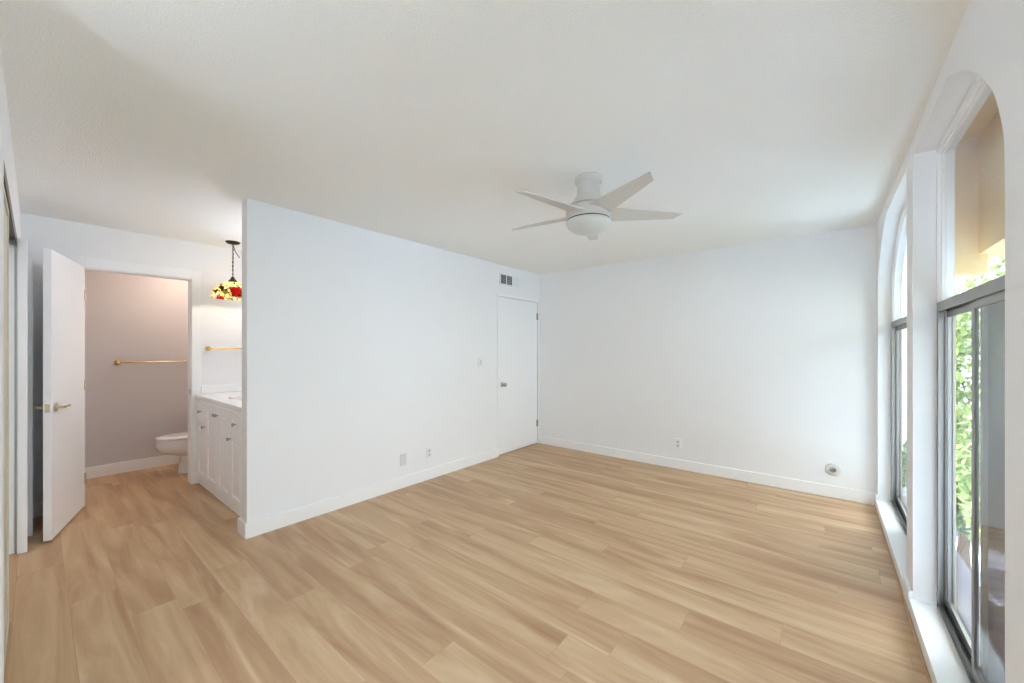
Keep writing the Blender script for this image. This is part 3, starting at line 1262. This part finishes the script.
def front(parent, name, x0, x1, z0, z1, knob):
    st = 0.052
    b = bm_new()
    g = 0.004
    x0 += g
    x1 -= g
    y0, y1 = VY - 0.018, VY - 0.0005
    box(b, x0, x0 + st, y0, y1, z0, z1)
    box(b, x1 - st, x1, y0, y1, z0, z1)
    s2 = min(st, (z1 - z0) * 0.28)
    box(b, x0 + st, x1 - st, y0, y1, z0, z0 + s2)
    box(b, x0 + st, x1 - st, y0, y1, z1 - s2, z1)
    box(b, x0 + st, x1 - st, VY - 0.008, y1, z0 + s2, z1 - s2)
    # raised field
    if z1 - z0 > 0.3:
        rbox(b, x0 + st + 0.022, x1 - st - 0.022, VY - 0.014, VY - 0.006, z0 + s2 + 0.022, z1 - s2 - 0.022, 0.004, 1)
    d = obj(name, b, M_cab, parent, bevel=0.0025)
    kb = bm_new()
    Mk = Matrix.Translation((knob[0], y0, knob[1])) @ Matrix.Rotation(PI / 2, 4, 'X')
    lathe(kb, [(0, 0), (0.007, 0), (0.006, 0.012), (0.014, 0.018), (0.016, 0.024), (0.012, 0.030), (0, 0.032)], seg=18, M=Mk)
    obj('knob', kb, M_nickel, d, smooth=True)
    return d


front(t, 'drawer', cols[0], cols[1], 0.665, 0.825, ((cols[0] + cols[1]) / 2, 0.745))
front(t, 'door', cols[0], cols[1], 0.09, 0.645, (cols[1] - 0.03, 0.61))
front(t, 'door', cols[1], cols[2], 0.09, 0.825, (cols[2] - 0.03, 0.765))
front(t, 'door', cols[2], cols[3], 0.09, 0.825, (cols[2] + 0.03, 0.765))
front(t, 'drawer', cols[3], cols[4], 0.665, 0.825, ((cols[3] + cols[4]) / 2, 0.745))
front(t, 'door', cols[3], cols[4], 0.09, 0.645, (cols[3] + 0.03, 0.61))

t = thing('vanity_countertop', 'white stone countertop on the vanity cabinet', 'countertop', ((VX0 + VX1) / 2, 1.31, 0.861))
b = bm_new()
rbox(b, VX0, VX1, VY - 0.03, 1.612, 0.861, 0.902, 0.008, 3)
obj('slab', b, M_stone, t)
b = bm_new()
rbox(b, VX0, VX1, 1.592, 1.613, 0.9025, 0.985, 0.004, 2)
rbox(b, XD + 0.001, XD + 0.019, 1.06, 1.590, 0.9025, 0.985, 0.004, 2)
obj('backsplash', b, M_stone, t)

t = thing('bathroom_sink', 'oval white sink set in the vanity countertop', 'sink', (-4.24, 1.31, 0.902))
b = bm_new()
N = 40
prof = [(1.0, 0.903), (1.0, 0.910), (0.965, 0.915), (0.91, 0.911), (0.86, 0.9075), (0.5, 0.9055), (0.08, 0.9045)]
rings = []
for s, z in prof:
    rings.append([b.verts.new((-4.24 + 0.25 * s * math.cos(2 * PI * i / N), 1.31 + 0.19 * s * math.sin(2 * PI * i / N), z)) for i in range(N)])
for a, c in zip(rings[:-1], rings[1:]):
    for i in range(N):
        b.faces.new((a[i], a[(i + 1) % N], c[(i + 1) % N], c[i]))
b.faces.new(rings[-1])
obj('basin', b, M_porc, t, smooth=True)
b = bm_new()
tube(b, [(-4.24, 1.545, 0.903), (-4.24, 1.545, 1.0), (-4.24, 1.52, 1.03), (-4.24, 1.46, 1.03), (-4.24, 1.43, 1.005)], [0.018, 0.012, 0.011, 0.010, 0.010], 14)
for dx in (-0.1, 0.1):
    lathe(b, [(0, 0.903), (0.022, 0.903), (0.020, 0.915), (0.012, 0.925), (0.012, 0.94), (0.020, 0.948), (0.020, 0.962), (0, 0.965)], (-4.24 + dx, 1.55, 0), 18)
obj('faucet', b, M_nickel, t, smooth=True)

# ------------------------------------------------------------------ outside
XO = XR + 0.155
b = bm_new()
box(b, XO + 0.001, 0.66, 1.2, 4.9, -0.10, 0.060)
struct('trim_20', b, M_ledge, bevel=0.006)
# stucco hood: soffit, fin and outer beam, plus an added unseen overhang
b = bm_new()
box(b, XO + 0.001, 0.86, 1.0, 5.1, 2.44, 2.75)
box(b, 0.86, 2.2, 1.0, 5.1, 2.46, 2.60)  # unseen overhang, added to shade the right end of the far wall
box(b, 0.61, 0.86, 1.0, 3.03, 1.84, 2.44)
box(b, 0.61, 0.86, 3.10, 3.16, 1.84, 2.44)
box(b, 0.61, 0.86, 3.16, 5.1, 2.12, 2.44)  # beam set low here to cut the light on the far wall
box(b, XO + 0.001, 0.86, 3.03, 3.10, 1.84, 2.44)
box(b, XO + 0.001, 0.64, 3.03, 3.10, 1.745, 1.84)
bmesh.ops.remove_doubles(b, verts=b.verts[:], dist=1e-5)
struct('exterior_hood', b, M_stucco)

b = bm_new()
box(b, -30, 60, -30, 70, -3.1, -2.82)
struct('ground', b, M_ground)


def crown(bm, c, rx, ry, rz, n, size, rnd):
    for _ in range(n):
        while True:
            p = Vector((rnd.uniform(-1, 1), rnd.uniform(-1, 1), rnd.uniform(-1, 1)))
            if 0.25 < p.length < 1:
                break
        p = p.normalized() * (p.length ** 0.5)
        lump = 0.82 + 0.18 * math.sin(p.x * 7 + 1) * math.cos(p.y * 6 + p.z * 5)
        q = Vector((c[0] + p.x * rx * lump, c[1] + p.y * ry * lump, c[2] + p.z * rz * lump))
        s = size * rnd.uniform(0.6, 1.3)
        e = Matrix.Rotation(rnd.uniform(0, 2 * PI), 3, 'Z') @ Matrix.Rotation(rnd.uniform(-1.2, 1.2), 3, 'X')
        vv = [bm.verts.new(q + e @ Vector(k)) for k in ((0, -s, 0), (s * 0.45, -s * 0.1, s * 0.1), (0, s, 0), (-s * 0.45, -s * 0.1, s * 0.1))]
        bm.faces.new(vv)


def tree(label, x, y, h, r, m, seed, n=7000, size=0.07):
    rnd = random.Random(seed)
    t = thing('tree', label, 'tree', (x, y, -2.82), group='trees in the garden outside the windows')
    b = bm_new()
    tube(b, [(x, y, -2.82), (x + 0.05, y, -2.82 + h * 0.3), (x - 0.03, y + 0.04, -2.82 + h * 0.6), (x, y, -2.82 + h * 0.85)], [0.13, 0.10, 0.07, 0.03], 10)
    for k in range(7):
        a = k * 0.9 + rnd.random()
        z0 = -2.82 + h * (0.25 + 0.07 * k)
        tube(b, [(x, y, z0), (x + 0.35 * r * math.cos(a), y + 0.35 * r * math.sin(a), z0 + 0.3), (x + 0.75 * r * math.cos(a), y + 0.75 * r * math.sin(a), z0 + 0.8)], [0.045, 0.03, 0.012], 6)
    obj('trunk', b, M_bark, t)
    b = bm_new()
    crown(b, (x, y, -2.82 + h * 0.62), r, r, h * 0.40, n, size, rnd)
    obj('foliage', b, m, t)


tree('light green leafy tree just outside the windows', 2.0, 7.6, 5.8, 1.2, M_leaf, 3, 9000)
tree('tall bright green tree behind the nearest one outside the window', 4.4, 11.2, 5.4, 1.5, M_leaf, 5)
tree('dark green bushy tree low beside the garden fence', 2.0, 11.0, 3.0, 0.95, M_leaf2, 8)
tree('dark green tree outside to the right of the near window', 4.4, 4.6, 4.2, 1.4, M_leaf2, 11)
tree('light green tree far right in the garden', 6.5, 1.5, 4.8, 1.8, M_leaf, 12, 5000, 0.09)

# garden fence and pale neighbouring house
tree('unseen green tree added to block sky light at the window nearest the camera', 3.4, -0.6, 6.0, 1.7, M_leaf2, 21, 9000, 0.10)  # this tree and the next two are unseen, added to screen the sky
tree('unseen green tree added behind the camera position to block sky light', 3.2, -4.4, 6.2, 1.9, M_leaf2, 22, 9000, 0.10)
tree('unseen wide green tree added in the middle of the garden to block sky light', 6.6, -2.4, 6.4, 2.0, M_leaf, 23, 8000, 0.11)

rnd = random.Random(40)
t = thing('hedge', 'low dark green hedge under the trees below the windows', 'hedge', (1.9, 5.2, -2.82))
b = bm_new()
for _ in range(9000):
    q = Vector((rnd.uniform(0.95, 2.8), rnd.uniform(4.4, 6.1), 0))
    q.z = -1.25 + 0.16 * math.sin(q.x * 5) * math.cos(q.y * 4) - abs(rnd.gauss(0, 0.12))
    if rnd.random() < 0.35:
        q.z = rnd.uniform(-2.8, -1.3)
        q.x = 0.95 + rnd.random() * 0.12 if rnd.random() < 0.5 else q.x
    sz = 0.075 * rnd.uniform(0.6, 1.3)
    e = Matrix.Rotation(rnd.uniform(0, 2 * PI), 3, 'Z') @ Matrix.Rotation(rnd.uniform(-0.9, 0.9), 3, 'X')
    b.faces.new([b.verts.new(q + e @ Vector(k)) for k in ((0, -sz, 0), (sz * 0.5, 0, 0.01), (0, sz, 0), (-sz * 0.5, 0, 0.01))])
obj('foliage', b, M_leaf2, t)
for i in range(8):
    b = bm_new()
    x, y = 1.4 + (i % 2) * 0.9, 4.7 + i * 0.17
    tube(b, [(x, y, -2.82), (x + 0.06, y, -2.1), (x - 0.04, y + 0.05, -1.45)], [0.04, 0.03, 0.012], 6)
    obj('stem', b, M_bark, t)

t = thing('garden_fence', 'grey board fence along the garden below the windows', 'fence', (6, 13.0, -2.82))
b = bm_new()
for k in range(60):
    x = -3 + k * 0.22
    box(b, x, x + 0.20, 13.0, 13.03, -2.82, -0.9 + 0.01 * (k % 3))
obj('boards', b, M_fence, t)
b = bm_new()
for z in (-2.4, -1.2):
    box(b, -3, 10.2, 13.031, 13.08, z, z + 0.09)
obj('rails', b, M_fence, t)

t = thing('neighbouring_house', 'pale two-storey house beyond the trees outside the windows', 'house', (6, 20, -2.82))
b = bm_new()
box(b, -4, 16, 18, 26, -2.82, 4.0)
obj('walls', b, M_bld, t)
b = bm_new()
prism(b, [(-4.6, 4.0), (16.6, 4.0), (13, 6.2), (-1, 6.2)], 1, 17.5, 26.5)
obj('roof', b, M_roof, t)
for k in range(7):
    for z in (-1.6, 1.3):
        x = -2.6 + k * 2.6
        b = bm_new()
        box(b, x, x + 1.2, 17.95, 17.999, z, z + 1.3)
        wf = obj('window', b, M_trim, t)
        b = bm_new()
        box(b, x + 0.08, x + 0.57, 17.93, 17.949, z + 0.08, z + 1.22)
        box(b, x + 0.63, x + 1.12, 17.93, 17.949, z + 0.08, z + 1.22)
        obj('pane', b, M_bldwin, wf)
